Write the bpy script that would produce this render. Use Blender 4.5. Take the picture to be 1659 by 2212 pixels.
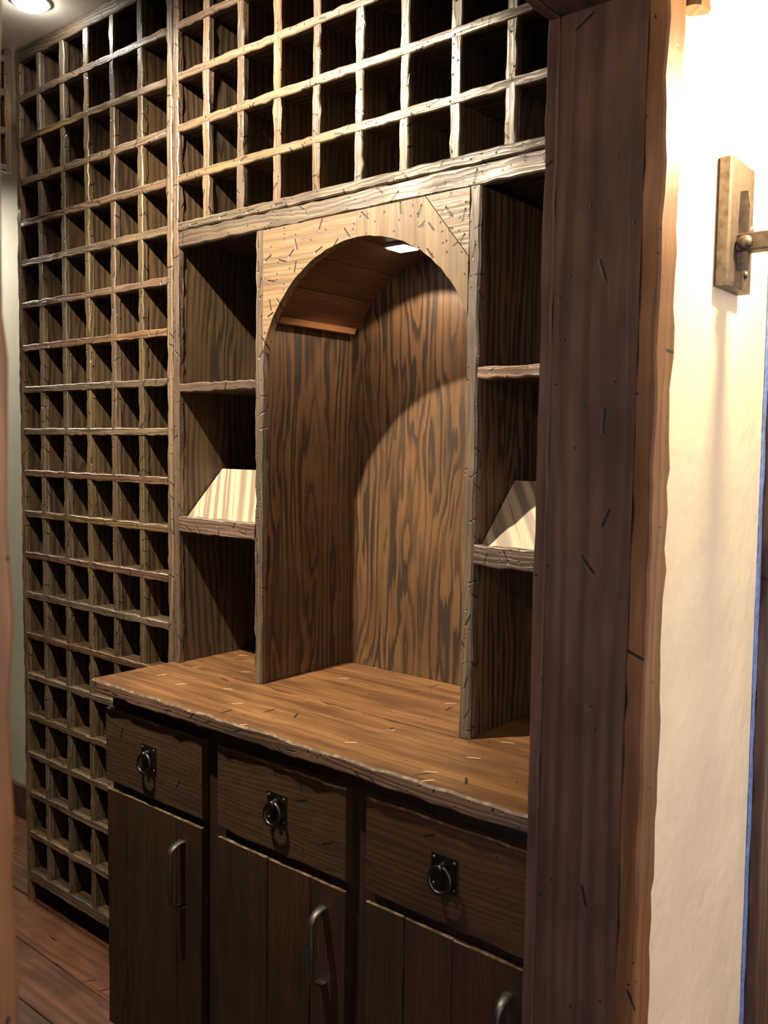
import bpy, math, random
from mathutils import Vector, Matrix
random.seed(7)
scene = bpy.context.scene
for o in list(bpy.data.objects): bpy.data.objects.remove(o)
COL = scene.collection

# ------------------------------------------------------------------ camera
cd = bpy.data.cameras.new('camera'); cam = bpy.data.objects.new('camera', cd); COL.objects.link(cam)
Rr = Vector((0.7687717, 0.6393631, 0.0143146)); Ru = Vector((-0.0573731, 0.0466580, 0.9972619)); Rf = Vector((-0.6369446, 0.7674880, -0.0725516))
m = Matrix((Rr, Ru, -Rf)).transposed().to_4x4(); m.translation = Vector((1.8743, -1.4043, 1.4564)); cam.matrix_world = m
cd.sensor_fit = 'VERTICAL'; cd.sensor_height = 36.0; cd.lens = 31.438; cd.clip_start = 0.02
cd.dof.use_dof = True; cd.dof.focus_distance = 1.95; cd.dof.aperture_fstop = 10.5
scene.camera = cam

# ------------------------------------------------------------------ world, lights, exposure
w = bpy.data.worlds.new('world'); scene.world = w; w.use_nodes = True
w.node_tree.nodes['Background'].inputs[0].default_value = (0.45, 0.56, 0.80, 1)
w.node_tree.nodes['Background'].inputs[1].default_value = 0.6
scene.view_settings.view_transform = 'Standard'; scene.view_settings.look = 'None'
scene.view_settings.gamma = 1.0; scene.view_settings.use_curve_mapping = False
scene.view_settings.exposure = 0.0

def spot(name, loc, target, energy, color, angle, blend, radius):
    l = bpy.data.lights.new(name, 'SPOT'); l.energy = energy; l.color = color
    l.spot_size = math.radians(angle); l.spot_blend = blend; l.shadow_soft_size = radius
    o = bpy.data.objects.new(name, l); COL.objects.link(o); o.location = loc
    o.rotation_euler = (Vector(target) - Vector(loc)).to_track_quat('-Z', 'Y').to_euler()
    return o
MAIN = (0.30, -0.80, 2.588)
spot('downlight_beam', MAIN, (0.30, 0.0, 1.84), 440, (1.0, 0.83, 0.60), 93, 0.90, 0.022)
spot('corner_downlight_beam', (-0.425, -0.125, 2.585), (-0.43, -0.18, 0), 8, (1.0, 0.86, 0.64), 115, 0.6, 0.03)
spot('niche_puck_beam', (0.602, 0.175, 1.893), (0.602, 0.20, 0.9), 9.5, (1.0, 0.80, 0.58), 125, 0.12, 0.012)
al = bpy.data.lights.new('window_daylight', 'AREA'); al.shape = 'RECTANGLE'; al.size = 1.5; al.size_y = 1.5
al.energy = 34; al.color = (0.55, 0.66, 1.0)
ao = bpy.data.objects.new('window_daylight', al); COL.objects.link(ao); ao.location = (2.55, -3.58, 1.45); ao.rotation_euler = (math.radians(90), 0, 0)
al2 = bpy.data.lights.new('side_fill_light', 'AREA'); al2.shape = 'RECTANGLE'; al2.size = 1.5; al2.size_y = 1.5  # added warm fill, unseen, for the plaster and casing faces
al2.energy = 25; al2.color = (1.0, 0.87, 0.75)
ao2 = bpy.data.objects.new('side_fill_light', al2); COL.objects.link(ao2); ao2.location = (3.58, 0.30, 1.45); ao2.rotation_euler = (math.radians(90), 0, math.radians(90))

spot('far_fill_beam', (-1.90, -0.12, 2.588), (-1.85, 0.0, 0.0), 150, (1.0, 0.88, 0.70), 150, 0.6, 0.022)  # added lamp, unseen, brightens the grey wall
# ------------------------------------------------------------------ materials
def new_mat(name):
    mt = bpy.data.materials.new(name); mt.use_nodes = True
    return mt, mt.node_tree, mt.node_tree.nodes['Principled BSDF']
class NB:
    def __init__(s, nt): s.nt = nt
    def n(s, t, **kw):
        nd = s.nt.nodes.new(t)
        for k, v in kw.items(): setattr(nd, k, v)
        return nd
    def put(s, sock, v):
        if hasattr(v, 'is_linked') or isinstance(v, bpy.types.NodeSocket): s.nt.links.new(v, sock)
        else: sock.default_value = v
    def m(s, op, a, b=None, c=None, clamp=False):
        nd = s.n('ShaderNodeMath', operation=op); nd.use_clamp = clamp
        s.put(nd.inputs[0], a)
        if b is not None: s.put(nd.inputs[1], b)
        if c is not None: s.put(nd.inputs[2], c)
        return nd.outputs[0]
    def comb(s, x, y, z):
        nd = s.n('ShaderNodeCombineXYZ')
        for i, v in enumerate((x, y, z)): s.put(nd.inputs[i], v)
        return nd.outputs[0]
    def noise(s, vec, scale, detail=2, rough=0.5):
        nd = s.n('ShaderNodeTexNoise'); s.put(nd.inputs['Vector'], vec)
        nd.inputs['Scale'].default_value = scale; nd.inputs['Detail'].default_value = detail; nd.inputs['Roughness'].default_value = rough
        return nd.outputs[0]
    def mr(s, v, a, b, c, d, smooth=False):
        nd = s.n('ShaderNodeMapRange'); nd.interpolation_type = 'SMOOTHSTEP' if smooth else 'LINEAR'
        s.put(nd.inputs[0], v)
        for i, x in enumerate((a, b, c, d)): s.put(nd.inputs[i + 1], x)
        return nd.outputs[0]
    def mix(s, f, a, b, mode='MIX'):
        nd = s.n('ShaderNodeMix', data_type='RGBA', blend_type=mode)
        s.put(nd.inputs[0], f); s.put(nd.inputs[6], a); s.put(nd.inputs[7], b)
        return nd.outputs[2]

def wood(name, axis, dark, mid, light, freq=55, amp=0.5, plank=0.14, rough=0.42, dings=0.0, ring=0.75, pore=0.6, bump=0.25, var=0.35, hue=0.5, coat=0.0, along_s=0.7, blotch=0.35, jag=0.014, zig=0.0, warp=0.10, bls=(7.0, 4.0), scratch=False, spec=0.5):
    mt, nt, bs = new_mat(name); b = NB(nt)
    tc = b.n('ShaderNodeTexCoord'); oi = b.n('ShaderNodeObjectInfo'); rnd = oi.outputs['Random']
    sp = b.n('ShaderNodeSeparateXYZ'); nt.links.new(tc.outputs['Object'], sp.inputs[0])
    X, Y, Z = sp.outputs
    if axis == 'z': al_, u = Z, b.m('ADD', X, Y)
    elif axis == 'x': al_, u = X, b.m('ADD', Z, Y)
    else: al_, u = Y, b.m('ADD', X, Z)
    al2 = b.m('ADD', al_, b.m('MULTIPLY', rnd, 37.3))
    u2 = b.m('ADD', u, b.m('MULTIPLY', rnd, 11.7))
    # growth rings of a plain-sawn board: distance to a wandering heart line
    wv = b.noise(b.comb(b.m('MULTIPLY', u2, 3.0), b.m('MULTIPLY', al2, 1.1), 5.0), 1.0, 2, 0.5)
    uc = b.m('SUBTRACT', b.m('PINGPONG', b.m('ADD', u2, b.m('MULTIPLY', b.m('SUBTRACT', wv, 0.5), warp)), plank), plank * 0.45)
    hv = b.noise(b.comb(b.m('MULTIPLY', u2, 5.0), b.m('MULTIPLY', al2, along_s), 0.0), 1.0, 3, 0.55)
    h = b.m('MULTIPLY', b.m('SUBTRACT', hv, 0.5), amp)
    fine = b.noise(b.comb(b.m('MULTIPLY', u2, 130.0), b.m('MULTIPLY', al2, 7.0), 0.0), 1.0, 3, 0.65)
    r = b.m('SQRT', b.m('ADD', b.m('MULTIPLY', uc, uc), b.m('MULTIPLY', h, h)))
    r = b.m('ADD', r, b.m('MULTIPLY', b.m('SUBTRACT', fine, 0.5), jag))
    if zig: r = b.m('ADD', r, b.m('MULTIPLY', b.m('PINGPONG', u2, 0.013), zig))
    ph = b.m('FRACT', b.m('MULTIPLY', r, freq))
    ringv = b.m('MULTIPLY', b.mr(ph, 0.0, 0.10, 0.0, 1.0), b.mr(ph, 0.25, 0.75, 1.0, 0.0, True))
    dens = b.noise(b.comb(b.m('MULTIPLY', u2, 9.0), b.m('MULTIPLY', al2, 2.0), 7.0), 1.0, 2, 0.5)
    ringv = b.m('MULTIPLY', ringv, b.mr(dens, 0.28, 0.55, 0.40, 1.0, True))
    # open pores: short dark dashes along the grain
    pv = b.noise(b.comb(b.m('MULTIPLY', u2, 420.0), b.m('MULTIPLY', al2, 16.0), b.m('MULTIPLY', rnd, 9.0)), 1.0, 2, 0.6)
    porev = b.mr(pv, 0.52, 0.70, 0.0, 1.0, True)
    streak = b.noise(b.comb(b.m('MULTIPLY', u2, 45.0), b.m('MULTIPLY', al2, 2.2), 0.0), 1.0, 3, 0.55)
    bl = b.noise(b.comb(b.m('MULTIPLY', u2, bls[0]), b.m('MULTIPLY', al2, bls[1]), 3.0), 1.0, 3, 0.6)
    col = b.mix(b.mr(streak, 0.3, 0.7, 0.0, 1.0, True), mid + (1,), light + (1,))
    dk = b.m('MULTIPLY', ringv, ring)
    dk = b.m('MAXIMUM', dk, b.m('MULTIPLY', porev, b.m('MULTIPLY', b.m('ADD', ringv, 0.35, clamp=True), pore)))
    col = b.mix(dk, col, dark + (1,))
    col = b.mix(b.mr(bl, 0.35, 0.7, 0.0, blotch, True), col, dark + (1,))
    hs = b.n('ShaderNodeHueSaturation'); nt.links.new(col, hs.inputs['Color'])
    r2 = b.m('FRACT', b.m('MULTIPLY', rnd, 17.77)); r3 = b.m('FRACT', b.m('MULTIPLY', rnd, 5.31))
    b.put(hs.inputs['Value'], b.mr(rnd, 0, 1, 1 - var, 1 + var * 0.7))
    b.put(hs.inputs['Hue'], b.mr(r2, 0, 1, 0.5 - 0.022 * hue, 0.5 + 0.018 * hue))
    b.put(hs.inputs['Saturation'], b.mr(r3, 0, 1, 1 - 0.3 * hue, 1 + 0.12 * hue))
    col = hs.outputs[0]
    hgt = b.m('SUBTRACT', 1.0, b.m('MULTIPLY', dk, 0.6))
    if dings > 0:
        for sc, L, wd, keep in (((24.0, 0.36, 0.052, 0.45), (48.0, 0.13, 0.080, 0.60)) if dings >= 1 else ((15.0, 0.27, 0.042, 1 - 0.45 * dings), (34.0, 0.10, 0.060, 1 - 0.30 * dings))):
            v = b.n('ShaderNodeTexVoronoi', voronoi_dimensions='2D'); p2 = b.comb(b.m('MULTIPLY', u2, sc), b.m('MULTIPLY', al2, sc), 0.0)
            nt.links.new(p2, v.inputs['Vector']); v.inputs['Scale'].default_value = 1.0
            df = b.n('ShaderNodeVectorMath', operation='SUBTRACT'); nt.links.new(p2, df.inputs[0]); nt.links.new(v.outputs['Position'], df.inputs[1])
            cs = b.n('ShaderNodeSeparateColor'); nt.links.new(v.outputs['Color'], cs.inputs[0])
            rt = b.n('ShaderNodeVectorRotate', rotation_type='Z_AXIS'); nt.links.new(df.outputs[0], rt.inputs['Vector']); b.put(rt.inputs['Angle'], b.m('MULTIPLY', cs.outputs[0], 3.1))
            ss = b.n('ShaderNodeSeparateXYZ'); nt.links.new(rt.outputs[0], ss.inputs[0])
            dx = b.mr(b.m('ABSOLUTE', ss.outputs[0]), L * 0.7, L, 1.0, 0.0); dy = b.mr(b.m('ABSOLUTE', ss.outputs[1]), wd * 0.6, wd, 1.0, 0.0)
            mk = b.m('MULTIPLY', b.m('MULTIPLY', dx, dy), b.m('GREATER_THAN', cs.outputs[1], keep))
            col = b.mix(b.m('MULTIPLY', mk, 0.94), col, (0.008, 0.006, 0.004, 1))
            hgt = b.m('SUBTRACT', hgt, b.m('MULTIPLY', mk, 2.5))
    if scratch:
        v = b.n('ShaderNodeTexVoronoi', voronoi_dimensions='2D'); p2 = b.comb(b.m('MULTIPLY', u2, 9.0), b.m('MULTIPLY', al2, 9.0), 0.0)
        nt.links.new(p2, v.inputs['Vector']); v.inputs['Scale'].default_value = 1.0
        df = b.n('ShaderNodeVectorMath', operation='SUBTRACT'); nt.links.new(p2, df.inputs[0]); nt.links.new(v.outputs['Position'], df.inputs[1])
        cs = b.n('ShaderNodeSeparateColor'); nt.links.new(v.outputs['Color'], cs.inputs[0])
        rt = b.n('ShaderNodeVectorRotate', rotation_type='Z_AXIS'); nt.links.new(df.outputs[0], rt.inputs['Vector']); b.put(rt.inputs['Angle'], b.m('ADD', 0.4, b.m('MULTIPLY', cs.outputs[0], 0.9)))
        ss = b.n('ShaderNodeSeparateXYZ'); nt.links.new(rt.outputs[0], ss.inputs[0])
        mk = b.m('MULTIPLY', b.mr(b.m('ABSOLUTE', ss.outputs[1]), 0.08, 0.13, 1.0, 0.0), b.mr(b.m('ABSOLUTE', ss.outputs[0]), 0.006, 0.012, 1.0, 0.0))
        mk = b.m('MULTIPLY', mk, b.m('GREATER_THAN', cs.outputs[1], 0.72))
        col = b.mix(mk, col, (0.80, 0.72, 0.58, 1))
    nt.links.new(col, bs.inputs['Base Color'])
    bs.inputs['Specular IOR Level'].default_value = spec
    b.put(bs.inputs['Roughness'], b.m('ADD', rough, b.m('MULTIPLY', dk, 0.18)))
    if coat: bs.inputs['Coat Weight'].default_value = coat; bs.inputs['Coat Roughness'].default_value = 0.25
    bp = b.n('ShaderNodeBump'); bp.inputs['Strength'].default_value = bump; bp.inputs['Distance'].default_value = 0.002
    nt.links.new(hgt, bp.inputs['Height']); nt.links.new(bp.outputs[0], bs.inputs['Normal'])
    return mt

OAK = dict(dark=(0.045, 0.031, 0.020), mid=(0.175, 0.105, 0.052), light=(0.275, 0.178, 0.092))
M = {}
for ax in 'xyz':
    M['edge_' + ax] = wood('distressed oak edging ' + ax, ax, freq=110, amp=0.10, plank=0.05, dings=1.0, ring=0.75, pore=0.85, rough=0.38, var=0.28, hue=1.0, bump=0.5, spec=1.0, jag=0.010,
                            dark=(0.034, 0.023, 0.015), mid=(0.132, 0.079, 0.038), light=(0.212, 0.136, 0.068))
    M['panel_' + ax] = wood('oak veneer panel ' + ax, ax, freq=56, amp=0.28, plank=0.15, ring=0.9, rough=0.45, var=0.15, hue=0.4, along_s=1.0, zig=0.2,
                            dark=(0.020, 0.014, 0.009), mid=(0.088, 0.054, 0.028), light=(0.120, 0.077, 0.040))
M['niche_z'] = wood('warm oak niche panel', 'z', freq=52, amp=0.34, plank=0.14, ring=1.0, rough=0.42, var=0.10, hue=0.2, along_s=1.1, zig=0.45, jag=0.018,
                    dark=(0.028, 0.016, 0.010), mid=(0.135, 0.068, 0.030), light=(0.172, 0.091, 0.041))
M['soffit_y'] = wood('warm oak soffit board', 'y', freq=110, amp=0.14, plank=0.08, ring=0.5, rough=0.42, var=0.2, hue=0.3,
                     dark=(0.045, 0.022, 0.012), mid=(0.140, 0.062, 0.026), light=(0.180, 0.085, 0.036))
M['lit_edge_y'] = wood('oak soffit edge with lamp light in colour', 'y', freq=120, amp=0.1, plank=0.05, ring=0.3, rough=0.4, var=0.05, hue=0.1, dark=(0.10, 0.045, 0.018), mid=(0.30, 0.135, 0.052), light=(0.36, 0.17, 0.07))  # soffit wood with the lamp's light put into a lighter orange
M['arch_x'] = wood('distressed oak arch board', 'x', freq=80, amp=0.14, plank=0.08, dings=1.0, ring=0.5, rough=0.42, var=0.12, hue=0.4, bump=0.5, spec=0.8, **OAK)
M['arch_d'] = wood('distressed oak arch board with upright grain', 'z', freq=90, amp=0.16, plank=0.06, dings=1.0, ring=0.5, rough=0.42, var=0.12, hue=0.4, bump=0.5, spec=0.8, **OAK)
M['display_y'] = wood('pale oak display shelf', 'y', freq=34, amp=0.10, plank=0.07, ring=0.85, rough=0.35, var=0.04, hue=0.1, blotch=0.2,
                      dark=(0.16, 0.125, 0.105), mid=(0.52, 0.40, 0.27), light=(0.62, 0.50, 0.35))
M['counter_x'] = wood('worn oak worktop', 'x', freq=70, amp=0.10, plank=0.06, dings=0.3, ring=0.40, rough=0.36, var=0.05, hue=0.1, blotch=0.85, bls=(24.0, 3.0), scratch=True, spec=0.6,
                      dark=(0.075, 0.034, 0.015), mid=(0.190, 0.090, 0.032), light=(0.270, 0.145, 0.055))
for ax in 'xz':
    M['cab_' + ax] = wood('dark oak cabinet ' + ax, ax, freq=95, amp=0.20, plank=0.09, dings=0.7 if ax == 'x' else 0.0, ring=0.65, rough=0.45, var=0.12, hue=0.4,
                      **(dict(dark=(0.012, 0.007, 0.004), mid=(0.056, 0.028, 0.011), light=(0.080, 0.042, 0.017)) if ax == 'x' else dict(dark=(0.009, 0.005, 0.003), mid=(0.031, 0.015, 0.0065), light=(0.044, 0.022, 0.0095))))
for ax in 'zy':
    M['jamb_' + ax] = wood('dark walnut stained frame ' + ax, ax, freq=45, amp=0.12, plank=0.10, dings=0.3, ring=0.5, rough=0.42, var=0.10, hue=0.2, along_s=0.8, blotch=0.6,
                   dark=(0.022, 0.010, 0.007), mid=(0.076, 0.039, 0.025), light=(0.112, 0.061, 0.042))
M['lit_casing_z'] = wood('frame wood casing tinted by lamp light', 'z', freq=55, amp=0.10, plank=0.08, dings=0.5, ring=0.45, rough=0.42, var=0.06, hue=0.1, along_s=0.8, blotch=0.5,  # same wood as the jamb; warm lamp light is put into the orange
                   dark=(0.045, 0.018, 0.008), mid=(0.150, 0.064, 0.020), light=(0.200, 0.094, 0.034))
M['floor_x'] = wood('reddish pine floor board', 'x', freq=40, amp=0.20, plank=0.10, dings=0.3, ring=0.5, rough=0.32, var=0.30, hue=0.7, blotch=0.6,
                    dark=(0.030, 0.014, 0.008), mid=(0.140, 0.061, 0.029), light=(0.195, 0.090, 0.046))

def plaster(name, col, amt=0.5, rough=0.4, sc=3.0):
    mt, nt, bs = new_mat(name); b = NB(nt); tc = b.n('ShaderNodeTexCoord')
    n1 = b.noise(tc.outputs['Object'], sc, 4, 0.55); n2 = b.noise(tc.outputs['Object'], sc * 9, 3, 0.5)
    c2 = tuple(c * 0.88 for c in col)
    nt.links.new(b.mix(b.mr(n1, 0.35, 0.65, 0, 1), col + (1,), c2 + (1,)), bs.inputs['Base Color'])
    bs.inputs['Roughness'].default_value = rough
    bp = b.n('ShaderNodeBump'); bp.inputs['Strength'].default_value = amt; bp.inputs['Distance'].default_value = 0.02
    nt.links.new(b.m('ADD', n1, b.m('MULTIPLY', n2, 0.12)), bp.inputs['Height']); nt.links.new(bp.outputs[0], bs.inputs['Normal'])
    return mt
M['plaster'] = plaster('trowelled cream plaster', (0.78, 0.70, 0.56), 0.55, 0.32, 4.0)
M['grey_plaster'] = plaster('grey green plaster', (0.46, 0.46, 0.40), 0.2, 0.6)
M['ceiling'] = plaster('off white ceiling paint', (0.84, 0.81, 0.74), 0.12, 0.7)

def metal(name, col, rough, met=1.0, sc=60):
    mt, nt, bs = new_mat(name); b = NB(nt); tc = b.n('ShaderNodeTexCoord')
    n1 = b.noise(tc.outputs['Object'], sc, 3, 0.6)
    nt.links.new(b.mix(b.mr(n1, 0.35, 0.7, 0, 1), col + (1,), tuple(c * 0.55 for c in col) + (1,)), bs.inputs['Base Color'])
    bs.inputs['Metallic'].default_value = met
    b.put(bs.inputs['Roughness'], b.mr(n1, 0.3, 0.7, rough, rough + 0.15))
    bp = b.n('ShaderNodeBump'); bp.inputs['Strength'].default_value = 0.25; bp.inputs['Distance'].default_value = 0.001
    nt.links.new(n1, bp.inputs['Height']); nt.links.new(bp.outputs[0], bs.inputs['Normal'])
    return mt
M['black_iron'] = metal('blackened iron', (0.09, 0.09, 0.088), 0.30)
M['forged'] = metal('forged pewter iron', (0.15, 0.145, 0.138), 0.42)
M['bronze'] = metal('aged bronze', (0.15, 0.122, 0.100), 0.45, 0.8)
M['blue_strip'] = metal('plain blue strip', (0.16, 0.26, 0.62), 0.6, 0.0, 90)
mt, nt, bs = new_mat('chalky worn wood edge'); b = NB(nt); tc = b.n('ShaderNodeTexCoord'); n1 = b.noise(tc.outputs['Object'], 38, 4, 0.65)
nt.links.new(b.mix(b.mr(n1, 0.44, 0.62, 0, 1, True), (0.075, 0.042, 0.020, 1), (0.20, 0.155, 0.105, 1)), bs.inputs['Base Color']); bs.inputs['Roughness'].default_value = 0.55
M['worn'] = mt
M['white_trim'] = metal('white lamp trim', (0.80, 0.78, 0.74), 0.5, 0.0)
def emit(name, col, st):
    mt, nt, bs = new_mat(name); bs.inputs['Base Color'].default_value = col + (1,)
    bs.inputs['Emission Color'].default_value = col + (1,); bs.inputs['Emission Strength'].default_value = st
    return mt
M['led'] = emit('lit lamp lens', (1.0, 0.90, 0.74), 14.0)
M['dome'] = emit('lit frosted dome', (1.0, 0.93, 0.80), 80.0)
M['bulb'] = emit('lit bulb glass', (1.0, 0.84, 0.60), 30.0)

# ------------------------------------------------------------------ mesh helpers
def link(name, me, mat, parent=None, smooth=False):
    if mat is not None and not me.materials: me.materials.append(mat)
    o = bpy.data.objects.new(name, me); COL.objects.link(o)
    if parent is not None: o.parent = parent
    if smooth:
        for p in me.polygons: p.use_smooth = True
    return o
def mesh(name, V, F):
    me = bpy.data.meshes.new(name); me.from_pydata([tuple(v) for v in V], [], F); me.update(); return me
def tag(o, label, cat=None, group=None, kind=None):
    o['label'] = label
    if cat: o['category'] = cat
    if group: o['group'] = group
    if kind: o['kind'] = kind
    return o
def empty(name, label, cat, loc=(0, 0, 0)):
    o = bpy.data.objects.new(name, None); COL.objects.link(o); o.empty_display_size = 0.05; o.location = loc
    return tag(o, label, cat)
AX = {'x': 0, 'y': 1, 'z': 2}
def beam_data(lo, hi, axis, seg=None, jit=0.0012, bev=0.0025, step=0.03):
    a = AX[axis]; c1, c2 = [i for i in range(3) if i != a]
    L = hi[a] - lo[a]; n = seg or max(1, int(L / step))
    w1, w2 = hi[c1] - lo[c1], hi[c2] - lo[c2]; b = min(bev, 0.3 * w1, 0.3 * w2)
    prof = [(lo[c1] + b, lo[c2]), (hi[c1] - b, lo[c2]), (hi[c1], lo[c2] + b), (hi[c1], hi[c2] - b), (hi[c1] - b, hi[c2]), (lo[c1] + b, hi[c2]), (lo[c1], hi[c2] - b), (lo[c1], lo[c2] + b)]
    V = []; F = []
    for i in range(n + 1):
        t = lo[a] + L * i / n
        if 0 < i < n: t += random.uniform(-0.25, 0.25) * L / n
        j = [(random.gauss(0, jit), random.gauss(0, jit)) for _ in range(4)]
        for k, (p, q) in enumerate(prof):
            jj = j[((k + 1) // 2) % 4]; v = [0, 0, 0]; v[a] = t
            v[c1] = p + max(-2 * jit, min(2 * jit, jj[0])); v[c2] = q + max(-2 * jit, min(2 * jit, jj[1])); V.append(v)
    for i in range(n):
        for k in range(8):
            A = i * 8 + k; B = i * 8 + (k + 1) % 8
            F.append((A, B, B + 8, A + 8) if a != 1 else (A, A + 8, B + 8, B))
    F.append(tuple(range(7, -1, -1)) if a != 1 else tuple(range(8)))
    e = n * 8; F.append(tuple(range(e, e + 8)) if a != 1 else tuple(range(e + 7, e - 1, -1)))
    return V, F
def smooth(me, ang=28):
    for p in me.polygons: p.use_smooth = True
    me.set_sharp_from_angle(angle=math.radians(ang))
def beam(name, lo, hi, axis, mat, parent=None, worn=(), cap=False, **kw):
    V, F = beam_data(lo, hi, axis, **kw); me = mesh(name, V, F); smooth(me); me.materials.append(mat)
    if worn or cap:
        me.materials.append(M['worn']); n = len(me.polygons)
        for p in me.polygons:
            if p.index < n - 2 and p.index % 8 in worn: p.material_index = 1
            if p.index == n - 1 and cap: p.material_index = 1
    return link(name, me, None, parent)
def box(name, lo, hi, mat, parent=None, bev=0.0):
    return beam(name, lo, hi, 'z', mat, parent, seg=1, jit=0.0, bev=bev) if bev else plain(name, [(lo, hi)], mat, parent)
def plain(name, boxes, mat, parent=None):
    V = []; F = []
    for lo, hi in boxes:
        s = len(V)
        for z in (lo[2], hi[2]):
            V += [(lo[0], lo[1], z), (hi[0], lo[1], z), (hi[0], hi[1], z), (lo[0], hi[1], z)]
        F += [tuple(s + i for i in f) for f in ((3, 2, 1, 0), (4, 5, 6, 7), (0, 1, 5, 4), (1, 2, 6, 5), (2, 3, 7, 6), (3, 0, 4, 7))]
    return link(name, mesh(name, V, F), mat, parent)
def prism_xz(name, pts, y0, y1, mat, parent=None):
    n = len(pts); V = [(x, y0, z) for x, z in pts] + [(x, y1, z) for x, z in pts]
    ar = sum(pts[i][0] * pts[(i + 1) % n][1] - pts[(i + 1) % n][0] * pts[i][1] for i in range(n))
    idx = list(range(n)) if ar > 0 else list(range(n - 1, -1, -1))
    F = [tuple(idx), tuple(i + n for i in reversed(idx))]
    for k in range(n):
        a_, b_ = idx[k], idx[(k + 1) % n]; F.append((b_, a_, a_ + n, b_ + n))
    return link(name, mesh(name, V, F), mat, parent)
def lathe(prof, n=20, M4=None, close=False):
    V = []; F = []
    for r, h in prof:
        for i in range(n):
            t = 2 * math.pi * i / n; v = Vector((r * math.cos(t), r * math.sin(t), h)); V.append(M4 @ v if M4 else v)
    for j in range(len(prof) - 1):
        for i in range(n):
            A = j * n + i; B = j * n + (i + 1) % n; F.append((A, B, B + n, A + n))
    F.append(tuple(range(n - 1, -1, -1))); e = (len(prof) - 1) * n; F.append(tuple(range(e, e + n)))
    return V, F
def torus(R, r, M4, n=28, k=10, a0=0, a1=2 * math.pi, knob=None):
    V = []; F = []
    for i in range(n):
        t = a0 + (a1 - a0) * i / n
        for j in range(k):
            p = 2 * math.pi * j / k; V.append(M4 @ Vector(((R + r * math.cos(p)) * math.cos(t), (R + r * math.cos(p)) * math.sin(t), r * math.sin(p))))
    for i in range(n):
        for j in range(k):
            A = i * k + j; B = i * k + (j + 1) % k; C_ = ((i + 1) % n) * k + (j + 1) % k; D = ((i + 1) % n) * k + j; F.append((A, D, C_, B))
    return V, F
def sweep_yz(path, widths, thick, xc):
    """strap with rectangular section swept along a path in the YZ plane; width runs along X"""
    V = []; F = []; n = len(path)
    for i, (y, z) in enumerate(path):
        p, q = path[max(0, i - 1)], path[min(n - 1, i + 1)]; ty, tz = q[0] - p[0], q[1] - p[1]; l = math.hypot(ty, tz); ny, nz = -tz / l, ty / l
        wd, th = widths[i] / 2, thick[i] / 2; c = 0.35
        for sx, sn in ((-1, -c), (-c, -1), (c, -1), (1, -c), (1, c), (c, 1), (-c, 1), (-1, c)):
            V.append((xc + sx * wd, y + ny * sn * th, z + nz * sn * th))
    for i in range(n - 1):
        for k in range(8): A = i * 8 + k; B = i * 8 + (k + 1) % 8; F.append((A, B, B + 8, A + 8))
    F.append(tuple(range(7, -1, -1))); e = (n - 1) * 8; F.append(tuple(range(e, e + 8)))
    return V, F

# ------------------------------------------------------------------ room shell
CEIL = 2.617; YB = 0.325; XD0, XD1 = 1.249, 1.388; YJ = -0.29; YL = -1.145
fl = plain('floor', [((-2.3, -3.7, -0.06), (3.7, 1.6, -0.012))], M['floor_x'])
tag(fl, 'reddish brown wooden plank floor of the wine room', 'floor', kind='structure')
rowy = -1.68; ri = 0; WID = 0.143
rows = []
y = -0.130 - WID * 11
while y < YB: rows.append(y); y += WID
for y in rows:
    x = -2.3 - random.uniform(0, 0.9)
    while x < 1.40:
        L = random.choice((0.9, 1.2, 1.5, 1.8)); x2 = min(x + L, 1.40)
        if x2 > -2.3 and x2 - max(x, -2.3) > 0.05:
            beam('plank', (max(x, -2.3) + 0.001, y + 0.0012, -0.012), (x2 - 0.001, min(y + WID - 0.0012, YB), random.uniform(-0.0008, 0.0004)), 'x', M['floor_x'], fl, seg=1, jit=0.0, bev=0.002)
        x = x2 if x2 < 1.40 else 9
ce = plain('ceiling', [((-2.3, -3.7, CEIL), (3.7, 1.6, CEIL + 0.08))], M['ceiling']); tag(ce, 'off white painted ceiling above the wine racks', 'ceiling', kind='structure')
wb = plain('wall_back', [((-2.3, YB, 0), (XD0, YB + 0.1, CEIL))], M['grey_plaster']); tag(wb, 'grey green plaster wall behind the wine rack', 'wall', kind='structure')
wl = plain('wall_left', [((-2.4, -1.75, 0), (-2.3, YB + 0.1, CEIL))], M['jamb_z']); tag(wl, 'unseen far end wall of the wine room, darkened to cut bounced light', 'wall', kind='structure')  # unseen wall, coloured dark to reduce bounce
wf = plain('wall_front', [((-2.4, -1.85, 0), (XD0, -1.75, CEIL))], M['jamb_z']); tag(wf, 'unseen wall facing the wine rack, darkened to cut bounced light', 'wall', kind='structure')  # out of view; dark colour chosen to limit light bouncing back
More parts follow.
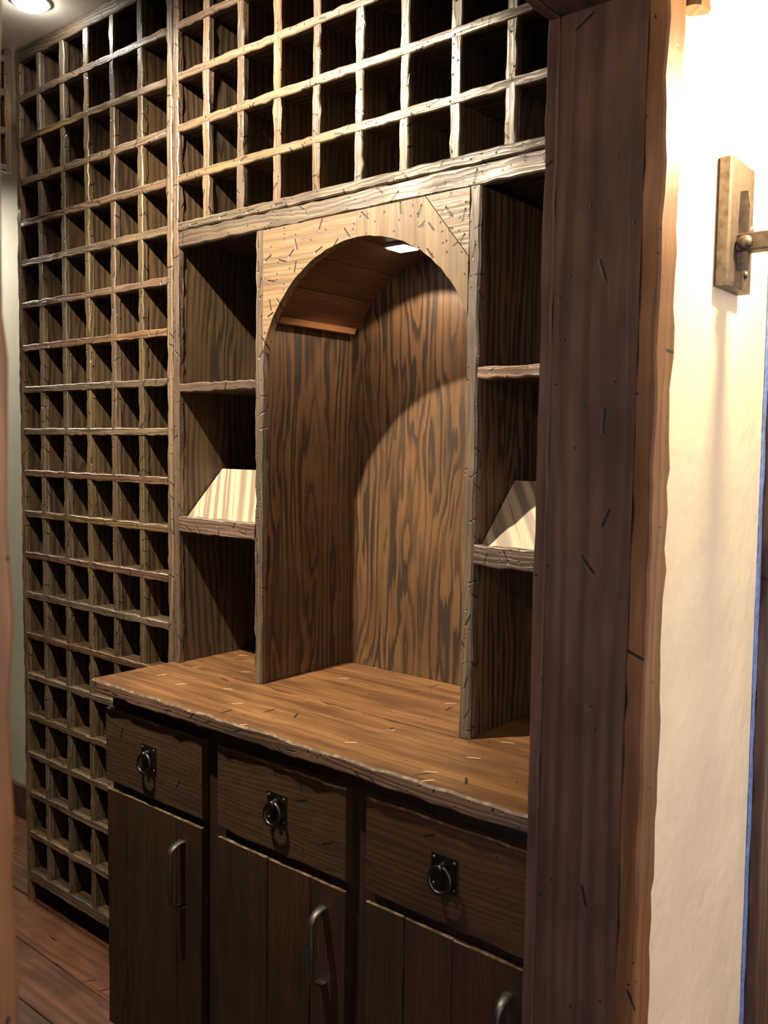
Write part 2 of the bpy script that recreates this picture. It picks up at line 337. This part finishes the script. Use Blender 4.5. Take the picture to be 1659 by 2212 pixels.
# wall with the doorway and, farther along, a second doorway
wr = plain('wall_right', [((XD0, YJ + 0.018, 0), (XD1, 0.30, CEIL)), ((XD0, -3.6, 0), (XD1, YL - 0.018, CEIL)), ((XD0, YL - 0.018, 2.07), (XD1, YJ + 0.018, CEIL)),
                          ((XD0, 0.30, 2.10), (XD1, 1.5, CEIL)), ((XD0, 1.15, 0), (XD1, 1.5, 2.10))], M['plaster'])
tag(wr, 'cream trowelled plaster wall beside the doorway', 'wall', kind='structure')
wh = plain('wall_hall', [((3.6, -3.7, 0), (3.7, -0.5, CEIL)), ((3.6, 1.1, 0), (3.7, 1.6, CEIL)), ((3.6, -0.5, 0), (3.7, 1.1, 0.65)), ((3.6, -0.5, 2.25), (3.7, 1.1, CEIL)), ((XD0, 1.5, 0), (3.6, 1.6, CEIL)),
                         ((XD0, -3.7, 0), (1.75, -3.6, CEIL)), ((3.35, -3.7, 0), (3.6, -3.6, CEIL)), ((1.75, -3.7, 0), (3.35, -3.6, 0.65)), ((1.75, -3.7, 2.25), (3.35, -3.6, CEIL))], M['plaster'])
tag(wh, 'cream plaster walls of the hall with two window openings', 'wall', kind='structure')
bb = beam('baseboard_back', (-2.3, YB - 0.02, 0), (-0.75, YB, 0.128), 'x', M['jamb_y'], None, jit=0.0006, bev=0.004); tag(bb, 'dark brown wooden baseboard along the grey wall', 'baseboard', kind='structure')

# doorway frame
tr = bpy.data.objects.new('trim_1', None); COL.objects.link(tr); tr.location = (0, 0, 0)
tag(tr, 'dark stained rough wooden frame of the wine room doorway', 'door frame', kind='structure')
HEAD = 2.041
beam('jamb', (1.2485, YJ, 0), (1.3735, YJ + 0.018, HEAD), 'z', M['jamb_z'], tr, jit=0.0002, bev=0.001, step=0.10)
beam('inner_casing', (1.229, YJ - 0.002, 0), (1.2483, YJ + 0.046, 2.10), 'z', M['jamb_z'], tr, jit=0.0008, bev=0.003, step=0.05)
beam('casing', (1.3742, YJ - 0.002, 0), (1.402, YJ + 0.052, 2.35), 'z', M['lit_casing_z'], tr, jit=0.0011, bev=0.003, step=0.035)
beam('jamb', (1.2485, YL - 0.018, 0), (1.3735, YL, HEAD), 'z', M['jamb_z'], tr, jit=0.0002, bev=0.001, step=0.10)
beam('inner_casing', (1.229, YL - 0.06, 0), (1.2483, YL - 0.002, 2.10), 'z', M['jamb_z'], tr, jit=0.0008, bev=0.003, step=0.05)
beam('casing', (1.3742, YL - 0.10, 0), (1.402, -1.158, 2.35), 'z', M['lit_casing_z'], tr, jit=0.0014, bev=0.003, step=0.05)
beam('head_jamb', (1.2485, YL, HEAD), (1.3735, YJ + 0.018, HEAD + 0.02), 'y', M['jamb_y'], tr, jit=0.0003, bev=0.001, step=0.10)
beam('head_casing', (1.229, YL - 0.002, HEAD), (1.2483, YJ, HEAD + 0.085), 'y', M['jamb_y'], tr, jit=0.0012, bev=0.003)
beam('head_casing', (1.3742, YL, HEAD + 0.045), (1.402, YJ - 0.003, HEAD + 0.16), 'y', M['jamb_y'], tr, jit=0.0012, bev=0.003)
ld = beam('trim_2', (XD1, -0.234, 2.032), (1.418, -0.196, 2.19), 'z', M['lit_casing_z'], None, jit=0.0025, bev=0.006, step=0.02)
tag(ld, 'rough timber block fixed to the plaster beside the door casing top', 'timber block', kind='structure')
# second door frame, farther along the plaster wall
t3 = bpy.data.objects.new('trim_3', None); COL.objects.link(t3)
tag(t3, 'brown wooden door casing past the wall sconce', 'door frame', kind='structure')
LEAN = lambda o: [setattr(v.co, 'y', v.co.y + (1.52 - v.co.z) * 0.022) for v in o.data.vertices]
c3 = beam('casing', (XD1 + 0.001, 0.205, 0), (1.408, 0.305, 2.02), 'z', M['jamb_z'], t3, jit=0.0015, bev=0.003, step=0.05); LEAN(c3)
beam('jamb', (XD0 + 0.001, 0.3005, 0), (XD1, 0.335, 2.10), 'z', M['jamb_z'], t3, jit=0.0003, bev=0.002, step=0.1)
beam('jamb', (XD0 + 0.001, 1.115, 0), (XD1, 1.1495, 2.10), 'z', M['jamb_z'], t3, jit=0.0003, bev=0.002, step=0.1)
d1 = bpy.data.objects.new('door_1', None); COL.objects.link(d1); tag(d1, 'closed dark wooden plank door inside the brown casing', 'door', kind='structure')
for i in range(5):
    ya = 0.3355 + i * 0.1558; beam('plank', (1.285, ya, 0.008), (1.325, ya + 0.1548, 2.095), 'z', M['jamb_z'], d1, jit=0.0003, bev=0.003, step=0.2)
tp = beam('edge_strip', (XD1 + 0.0003, 0.190, 0), (XD1 + 0.0036, 0.2035, 1.9), 'z', M['blue_strip'], None, jit=0.0006, bev=0.0008, step=0.04); LEAN(tp)  # thin blue strip between plaster and casing
tag(tp, 'thin blue strip between plaster and brown casing', 'blue_strip')

# ------------------------------------------------------------------ tall wine rack
ROWS = [2.481, 2.361, 2.238, 2.117, 2.000, 1.875, 1.748, 1.623, 1.497, 1.3715, 1.247, 1.1205, 0.996, 0.869, 0.742, 0.614, 0.491, 0.365, 0.235]
YP = 0.305; ED = 0.017
def shelf(parent, x0, x1, zt, th=0.020, y=-0.0012):
    p = plain('shelf', [((x0, ED, zt - th + 0.0025), (x1, YP, zt - 0.0025))], M['panel_x'], parent)
    beam('edging', (x0, y, zt - th), (x1, ED + 0.0005, zt), 'x', M['edge_x'], p, jit=0.0009, bev=0.0022, step=0.022)
def divider(parent, x0, x1, z0, z1, y=0.0):
    xc = (x0 + x1) / 2
    p = plain('divider', [((xc - 0.0085, ED, z0), (xc + 0.0085, YP, z1))], M['panel_z'], parent)
    beam('edging', (x0, y, z0), (x1, ED + 0.0005, z1), 'z', M['edge_z'], p, jit=0.0009, bev=0.0022, step=0.022)
rk = empty('wine_rack', 'tall floor-to-ceiling distressed oak wine rack of square bins', 'wine rack', (-0.37, 0.15, 0)); OFF = Vector((-0.37, 0.15, 0))
def settle(root):
    inv = Matrix.Translation(root.location).inverted()
    for ch in root.children: ch.matrix_parent_inverse = inv
XL0, XL1 = -0.746, 0.0095
beam('stile', (XL0, 0, 0), (-0.722, ED, CEIL - 0.001), 'z', M['edge_z'], rk, jit=0.001, step=0.022)
plain('side_panel', [((XL0 + 0.002, ED, 0.0), (-0.725, YP, CEIL - 0.002))], M['panel_z'], rk)
beam('stile', (-0.0115, -0.0005, 0), (XL1, ED, CEIL - 0.001), 'z', M['edge_z'], rk, jit=0.001, step=0.022)
plain('side_panel', [((-0.0085, ED, 0.0), (XL1 - 0.001, YP, CEIL - 0.002))], M['panel_z'], rk)
plain('back_panel', [((XL0 + 0.002, YP, 0.0), (XL1 - 0.001, YP + 0.015, CEIL - 0.002))], M['panel_z'], rk)
beam('top_rail', (-0.722, -0.001, 2.577), (-0.0115, ED, CEIL - 0.001), 'x', M['edge_x'], rk, jit=0.0009)
plain('top_panel', [((-0.722, ED, 2.585), (-0.0115, YP, CEIL - 0.002))], M['panel_x'], rk)
DIV = [(-0.627, -0.606), (-0.502, -0.480), (-0.381, -0.360), (-0.2585, -0.237), (-0.1345, -0.113)]
for z in ROWS: shelf(rk, -0.7222, -0.0113, z)
for a, b_ in DIV: divider(rk, a, b_, 0.105, 2.578)
beam('bottom_rail', (-0.7222, -0.0012, 0.072), (-0.0113, ED, 0.107), 'x', M['edge_x'], rk, jit=0.0009)
plain('bottom_panel', [((-0.7222, ED, 0.088), (-0.0113, YP, 0.1045))], M['panel_x'], rk)
settle(rk)

# short rack hanging at right angles, just left of the tall one
hr = empty('wine_rack', 'short dark oak wine rack hung high from the ceiling beside the tall rack', 'wine rack', (-0.90, -0.35, 2.27))
ZB = 2.262
box('back_panel', (-1.03, -0.70, ZB), (-1.015, -0.002, CEIL - 0.002), M['panel_z'], hr)
for z in (ZB, 2.37, 2.48, 2.578):
    p = plain('shelf', [((-1.015, -0.70, z), (-0.772, -0.026, z + 0.018))], M['panel_y'], hr)
    beam('edging', (-0.772, -0.70, z - 0.001), (-0.754, -0.026, z + 0.020), 'y', M['edge_y'], p, jit=0.0009)
for yy in (-0.70, -0.59, -0.48, -0.37, -0.26, -0.15, -0.026):
    p = plain('divider', [((-1.015, yy, ZB + 0.002), (-0.772, yy + 0.018, CEIL - 0.003))], M['panel_z'], hr)
    beam('edging', (-0.772, yy - 0.001, ZB), (-0.755, yy + 0.020, CEIL - 0.002), 'z', M['edge_z'], p, jit=0.0009)
settle(hr)

# ------------------------------------------------------------------ display hutch with bins above
ZC = 0.897; XR = 1.246
hu = empty('display_hutch', 'distressed oak hutch with lit arched niche and bottle bins above', 'hutch', (0.63, 0.15, ZC)); 
beam('stile', (0.0137, -0.0007, ZC + 0.001), (0.035, ED, CEIL - 0.001), 'z', M['edge_z'], hu, jit=0.001, step=0.022)
plain('side_panel', [((0.0140, ED, ZC + 0.001), (0.0325, YP, CEIL - 0.002))], M['panel_z'], hu)
beam('stile', (1.2225, 0.0, ZC + 0.001), (XR, ED, CEIL - 0.001), 'z', M['edge_z'], hu, jit=0.001, step=0.03)
plain('side_panel', [((1.2245, ED, ZC + 0.001), (XR - 0.001, YP, CEIL - 0.002))], M['panel_z'], hu)
plain('back_panel', [((0.0140, YP, 1.95), (XR - 0.001, YP + 0.015, CEIL - 0.002))], M['panel_z'], hu)
for a, b_ in ((0.0140, 0.333), (0.921, XR - 0.001)): plain('back_panel', [((a, YP + 0.013, ZC + 0.001), (b_, YP + 0.019, 1.95))], M['panel_z'], hu)
plain('niche_back', [((0.334, YP + 0.004, ZC + 0.001), (0.920, YP + 0.019, 1.95))], M['niche_z'], hu)
beam('top_rail', (0.035, -0.001, 2.577), (1.2225, ED, CEIL - 0.001), 'x', M['edge_x'], hu, jit=0.0009)
plain('top_panel', [((0.035, ED, 2.585), (1.2225, YP, CEIL - 0.002))], M['panel_x'], hu)
for z in ROWS[:4]: shelf(hu, 0.0348, 1.2227, z)
UD = [(0.1285, 0.1515), (0.251, 0.274), (0.372, 0.3965), (0.493, 0.516), (0.615, 0.638), (0.733, 0.756), (0.856, 0.879), (0.977, 0.9995), (1.098, 1.1205)]
for a, b_ in UD: divider(hu, a, b_, 1.985, 2.578)
beam('bin_rail', (0.0352, -0.003, 1.9795), (1.2223, ED, 2.001), 'x', M['edge_x'], hu, jit=0.0010, bev=0.003, step=0.025)
plain('bin_floor', [((0.0352, ED, 1.962), (1.2223, YP, 1.996))], M['panel_x'], hu)
beam('arch_rail', (0.0352, -0.001, 1.9405), (1.2223, ED, 1.979), 'x', M['edge_x'], hu, jit=0.0013, bev=0.003, step=0.025)
# niche uprights
for x0, x1, sx in ((0.318, 0.342, 1), (0.9045, 0.9305, -1)):
    p = plain('upright', [((x0 + 0.002, ED + 0.004, ZC + 0.001), (x1 - 0.002, YP + 0.004, 1.9405))], M['niche_z'], hu)
    beam('edging', (x0, -0.001, ZC + 0.001), (x1, ED + 0.0045, 1.9405), 'z', M['edge_z'], p, jit=0.0010, bev=0.004, step=0.025)
# arch of three boards
CX, CZ, AR = 0.630, 1.588, 0.2985
def arcpt(t): r = AR + random.uniform(-0.0010, 0.0010); return (CX + r * math.cos(t), CZ + r * math.sin(t))
t_l = math.acos((0.3422 - CX) / AR); t_r = math.acos(min(1, (0.9043 - CX) / AR)); t_m = math.acos((0.6245 - CX) / AR); t_m2 = math.acos((0.6255 - CX) / AR)
N = 22
L_ = [arcpt(t_l + (t_m - t_l) * i / N) for i in range(N + 1)]; L_[0] = (0.3422, L_[0][1])
prism_xz('arch_board', L_ + [(0.6245, 1.9402), (0.3422, 1.9402)], 0.0005, 0.0205, M['arch_x'], hu)
R_ = [arcpt(t_m2 + (t_r - t_m2) * i / N) for i in range(N + 1)]; R_[-1] = (0.9043, R_[-1][1])
prism_xz('arch_board', R_ + [(0.9043, 1.8135), (0.8005, 1.9402), (0.6255, 1.9402)], 0.0, 0.0205, M['arch_d'], hu)
prism_xz('arch_board', [(0.8020, 1.9402), (0.9043, 1.8155), (0.9043, 1.9402)], 0.001, 0.0205, M['arch_x'], hu)
# faceted soffit inside the niche
SP = [(0.360, 1.751), (0.404, 1.815), (0.475, 1.872), (0.565, 1.9055), (0.695, 1.9055), (0.785, 1.872), (0.856, 1.815), (0.890, 1.751)]
for i in range(7):
    (xa, za), (xb, zb) = SP[i], SP[i + 1]
    dx, dz = xb - xa, zb - za; l = math.hypot(dx, dz); nx, nz = -dz / l * 0.014, dx / l * 0.014
    g = 0.0008; xa, za, xb, zb = xa + dx / l * g, za + dz / l * g, xb - dx / l * g, zb - dz / l * g
    prism_xz('soffit_board', [(xa, za), (xb, zb), (xb + nx, zb + nz), (xa + nx, za + nz)], 0.0215, YP + 0.003, M['soffit_y'], hu)
prism_xz('soffit_lit_edge', [(0.3425, 1.7365), (0.364, 1.7365), (0.371, 1.750), (0.3425, 1.750)], 0.030, 0.290, M['lit_edge_y'], hu)  # lit lower edge of the soffit board, its brightness painted in
prism_xz('soffit_lit_edge', [(0.904, 1.7365), (0.8825, 1.7365), (0.8755, 1.750), (0.904, 1.750)], 0.030, 0.290, M['lit_edge_y'], hu)
# flat and slanted shelves at either side
for x0, x1 in ((0.0352, 0.3178), (0.9307, 1.2223)):
    p = plain('shelf', [((x0, ED, 1.588), (x1, YP + 0.012, 1.604))], M['panel_x'], hu)
    beam('edging', (x0, 0.001, 1.585), (x1, ED + 0.0005, 1.607), 'x', M['edge_x'], p, jit=0.0011, bev=0.0025, step=0.02)
    V = [(x, yy, zz) for x in (x0 + 0.001, x1 - 0.001) for yy, zz in ((0.020, 1.250), (0.020, 1.266), (0.140, 1.393), (0.151, 1.381))]
    p = link('display_shelf', mesh('display_shelf', V, [(0, 1, 2, 3), (7, 6, 5, 4), (0, 4, 5, 1), (1, 5, 6, 2), (2, 6, 7, 3), (3, 7, 4, 0)]), M['display_y'], hu)
    beam('lip', (x0, 0.000, 1.235), (x1, 0.0195, 1.274), 'x', M['edge_x'], p, jit=0.0011, bev=0.0025, step=0.02)
settle(hu)
pk = empty('puck_light', 'small lit rectangular lamp under the arched niche soffit', 'lamp', (0.602, 0.180, 1.9045))
box('housing', (0.572, 0.150, 1.8985), (0.632, 0.210, 1.9048), M['white_trim'], pk, bev=0.002)
box('lens', (0.577, 0.155, 1.8960), (0.627, 0.205, 1.8984), M['led'], pk)
settle(pk)

# ------------------------------------------------------------------ worktop and base cabinet
ct = beam('countertop', (0.012, -0.236, 0.8665), (1.2285, -0.0015, ZC), 'x', M['counter_x'], None, jit=0.0011, bev=0.004, step=0.03)
V, F = beam_data((0.012, -0.236, 0.8665), (1.2285, -0.002, ZC), 'x', jit=0.0012, bev=0.004, step=0.03)
s0 = len(V)
for z in (0.8665, ZC): V += [(0.012, -0.0021, z), (XR - 0.001, -0.0021, z), (XR - 0.001, 0.3235, z), (0.012, 0.3235, z)]
F += [tuple(s0 + i for i in f) for f in ((3, 2, 1, 0), (4, 5, 6, 7), (0, 1, 5, 4), (1, 2, 6, 5), (2, 3, 7, 6), (3, 0, 4, 7))]
ct.data = mesh('countertop', V, F); smooth(ct.data); ct.data.materials.append(M['counter_x']); ct.data.materials.append(M['worn']); ct.data.materials.append(M['edge_x'])
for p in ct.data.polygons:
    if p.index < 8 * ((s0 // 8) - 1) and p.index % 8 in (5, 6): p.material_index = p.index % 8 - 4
tag(ct, 'worn orange-brown oak worktop with a rough front edge', 'worktop')
bc = empty('base_cabinet', 'dark oak base cabinet with three drawers over plank doors', 'cabinet', (0.62, -0.05, 0))
XC0, XC1 = 0.036, 1.227; YF = -0.196; YD = -0.2165
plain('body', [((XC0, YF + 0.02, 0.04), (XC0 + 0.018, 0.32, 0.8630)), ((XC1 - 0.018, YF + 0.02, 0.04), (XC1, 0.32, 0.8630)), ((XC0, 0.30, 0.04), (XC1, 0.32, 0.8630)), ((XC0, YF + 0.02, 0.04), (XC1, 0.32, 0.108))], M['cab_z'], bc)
plain('toe_kick', [((XC0 + 0.02, YF + 0.07, 0.0), (XC1, YF + 0.088, 0.04))], M['cab_x'], bc)
DR = [(0.0385, 0.394), (0.4475, 0.808), (0.857, 1.2125)]
plain('face_frame', [((XC0, YF, 0.04), (0.060, YF + 0.02, 0.8630)), ((0.375, YF, 0.04), (0.466, YF + 0.02, 0.8630)), ((0.790, YF, 0.04), (0.876, YF + 0.02, 0.8630)), ((1.195, YF, 0.04), (XC1, YF + 0.02, 0.8630)),
                     ((0.060, YF + 0.0005, 0.81), (1.195, YF + 0.0195, 0.8625)), ((0.060, YF + 0.0005, 0.625), (1.195, YF + 0.0195, 0.668)), ((0.060, YF + 0.0005, 0.04), (1.195, YF + 0.0195, 0.13))], M['cab_z'], bc)
GR = [(0.117, 0.306), (0.5985, 0.718), (0.9465, 1.050)]
PULL = (0.209, 0.628, 1.033); HX = (0.329, 0.755, 1.163)
F_y = Matrix(((1, 0, 0), (0, 0, -1), (0, 1, 0))).to_4x4()      # local z -> -Y
for k in range(3):
    x0, x1 = DR[k]
    d = beam('drawer', (x0, YD, 0.6545), (x1, YF - 0.0002, 0.8305), 'x', M['cab_x'], bc, worn=(5,), jit=0.0009, bev=0.003, step=0.025)
    px, pz = PULL[k], 0.746; h = 0.0275
    box('pull_plate', (px - h, YD - 0.003, pz - h - 0.002), (px + h, YD + 0.0005, pz + h + 0.002), M['black_iron'], d, bev=0.0008)
    for sx in (-1, 1):
        for sz in (-1, 1):
            Vv, Ff = lathe([(0.0032, 0), (0.0030, 0.0012), (0.0020, 0.0024), (0.0006, 0.0028)], 12, Matrix.Translation((px + sx * 0.021, YD - 0.003, pz + sz * 0.023)) @ F_y)
            link('rivet', mesh('rivet', Vv, Ff), M['forged'], d, True)
    Vv, Ff = lathe([(0.0078, 0), (0.0072, 0.005), (0.0058, 0.0085), (0.0062, 0.0125), (0.0046, 0.0165), (0.0012, 0.018)], 16, Matrix.Translation((px, YD - 0.003, pz + 0.0135)) @ F_y)
    link('boss', mesh('boss', Vv, Ff), M['black_iron'], d, True)
    tilt = Matrix.Translation((px, YD - 0.0125, pz + 0.0135)) @ Matrix.Rotation(math.radians(-7), 4, 'X') @ Matrix.Translation((0, 0, -0.0215)) @ F_y
    Vv, Ff = torus(0.0215, 0.0038, tilt)
    link('ring', mesh('ring', Vv, Ff), M['black_iron'], d, True)
    # plank door
    g = GR[k]; xs = [x0, g[0], g[1], x1]
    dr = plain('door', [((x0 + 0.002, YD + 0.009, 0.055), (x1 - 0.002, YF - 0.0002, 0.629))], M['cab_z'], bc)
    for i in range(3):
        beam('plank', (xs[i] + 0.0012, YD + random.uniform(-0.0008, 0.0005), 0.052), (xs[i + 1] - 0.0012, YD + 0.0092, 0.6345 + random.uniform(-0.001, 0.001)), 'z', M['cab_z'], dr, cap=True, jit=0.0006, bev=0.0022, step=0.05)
    hx = HX[k]; y0 = YD - 0.0015; out = 0.034
    path = []; ww = []; tt = []
    zt, zb = 0.590, 0.443
    for i in range(9):
        a_ = i / 8 * math.pi / 2; path.append((y0 - out * math.sin(a_), zt - 0.024 + 0.024 * math.cos(a_))); ww.append(0.021 - 0.009 * i / 8); tt.append(0.0035 + 0.004 * i / 8)
    for i in range(1, 8):
        f_ = i / 8; path.append((y0 - out - 0.001 * math.sin(math.pi * f_), zt - 0.024 + (zb + 0.024 - zt + 0.024) * f_)); ww.append(0.012 + 0.005 * math.sin(math.pi * f_)); tt.append(0.008 + 0.003 * math.sin(math.pi * f_))
    for i in range(9):
        a_ = i / 8 * math.pi / 2; path.append((y0 - out * math.cos(a_), zb + 0.024 - 0.024 * math.sin(a_))); ww.append(0.012 + 0.009 * i / 8); tt.append(0.0075 - 0.004 * i / 8)
    path = [(y0 + 0.002, zt)] + path + [(y0 + 0.002, zb)]; ww = [0.022] + ww + [0.022]; tt = [0.004] + tt + [0.004]
    Vv, Ff = sweep_yz(path, ww, tt, hx)
    link('handle', mesh('handle', Vv, Ff), M['forged'], dr, True)
settle(bc)

# ------------------------------------------------------------------ ceiling downlights
def can(loc, label, lens='led'):
    t = empty('recessed_downlight', label, 'lamp', (loc[0], loc[1], CEIL))
    T = Matrix.Translation((loc[0], loc[1], CEIL)) @ Matrix.Rotation(math.pi, 4, 'X')
    Vv, Ff = torus(0.047, 0.006, T, 32, 8); link('trim_ring', mesh('trim_ring', Vv, Ff), M['white_trim'], t, True)
    Vv, Ff = lathe([(0.045, 0.0), (0.042, 0.009), (0.033, 0.017), (0.018, 0.023), (0.004, 0.025)], 28, T); link('lens', mesh('lens', Vv, Ff), M[lens], t, True)
    settle(t)
can((MAIN[0], MAIN[1]), 'round recessed downlight in the ceiling before the hutch')
can((-1.90, -0.12), 'added unseen downlight in the ceiling to brighten the grey wall')
can((-0.425, -0.125), 'round recessed downlight in the ceiling close to the tall rack', 'dome')

# ------------------------------------------------------------------ wall sconces
def sconce(dy, label, energy):
    sc = empty('wall_sconce', label, 'sconce', (XD1, -0.010, 1.70))
    box('backplate', (XD1 + 0.0005, -0.066, 1.700), (1.409, 0.038, 1.885), M['bronze'], sc, bev=0.003)
    Vv = []; Ff = []
    prof = [(1.842, 0.002), (1.82, 0.0045), (1.785, 0.006), (1.755, 0.0065), (1.738, 0.005), (1.726, 0.002)]
    for i, (z, hw) in enumerate(prof):
        Vv += [(1.4088, -0.024 - hw, z), (1.424 - 0.004 * (i == 0), -0.024 - hw * 0.8, z), (1.424 - 0.004 * (i == 0), -0.024 + hw * 0.8, z), (1.4088, -0.024 + hw, z)]
    for i in range(len(prof) - 1):
        for k in range(4): A = i * 4 + k; B = i * 4 + (k + 1) % 4; Ff.append((B, A, A + 4, B + 4))
    Ff += [(0, 1, 2, 3), tuple(range(len(Vv) - 1, len(Vv) - 5, -1))]
    link('strap', mesh('strap', Vv, Ff), M['bronze'], sc)
    beam('arm', (1.409, -0.034, 1.753), (1.615, -0.006, 1.779), 'x', M['bronze'], sc, seg=2, jit=0.0, bev=0.002)
    def dome(nm, loc, r, Mx):
        Vv, Ff = lathe([(r, 0), (r * 0.95, r * 0.3), (r * 0.75, r * 0.62), (r * 0.4, r * 0.85), (r * 0.1, r * 0.92)], 18, Matrix.Translation(loc) @ Mx)
        link(nm, mesh(nm, Vv, Ff), M['bronze'], sc, True)
    dome('rivet', (1.421, -0.034, 1.765), 0.011, F_y); dome('rivet', (1.466, -0.034, 1.765), 0.011, F_y)
    XF = Matrix.Rotation(math.pi / 2, 4, 'Y')
    dome('rivet', (1.4088, 0.018, 1.793), 0.008, XF); dome('rivet', (1.4088, 0.008, 1.725), 0.006, XF)
    X_, Y_ = 1.598, -0.020
    Vv, Ff = lathe([(0.010, 1.7785), (0.034, 1.782), (0.040, 1.790), (0.036, 1.792), (0.012, 1.793), (0.011, 1.845)], 24, Matrix.Translation((X_, Y_, 0))); link('candle_cup', mesh('candle_cup', Vv, Ff), M['bronze'], sc, True)
    Vv, Ff = lathe([(0.008, 1.8445), (0.014, 1.862), (0.018, 1.885), (0.014, 1.912), (0.005, 1.938), (0.001, 1.945)], 20, Matrix.Translation((X_, Y_, 0))); link('bulb', mesh('bulb', Vv, Ff), M['bulb'], sc, True)
    settle(sc); sc.location.y += dy
    pl = bpy.data.lights.new('sconce_bulb_light', 'POINT'); pl.energy = energy; pl.color = (1.0, 0.72, 0.38); pl.shadow_soft_size = 0.02
    po = bpy.data.objects.new('sconce_bulb_light', pl); COL.objects.link(po); po.location = (X_, Y_ + dy, 1.965)
sconce(0.0, 'aged bronze wall sconce with riveted arm between the two door casings', 34)
sconce(-1.37, 'added unseen bronze wall sconce to light the near casing of the doorway', 18)  # unseen twin, added to light the left casing
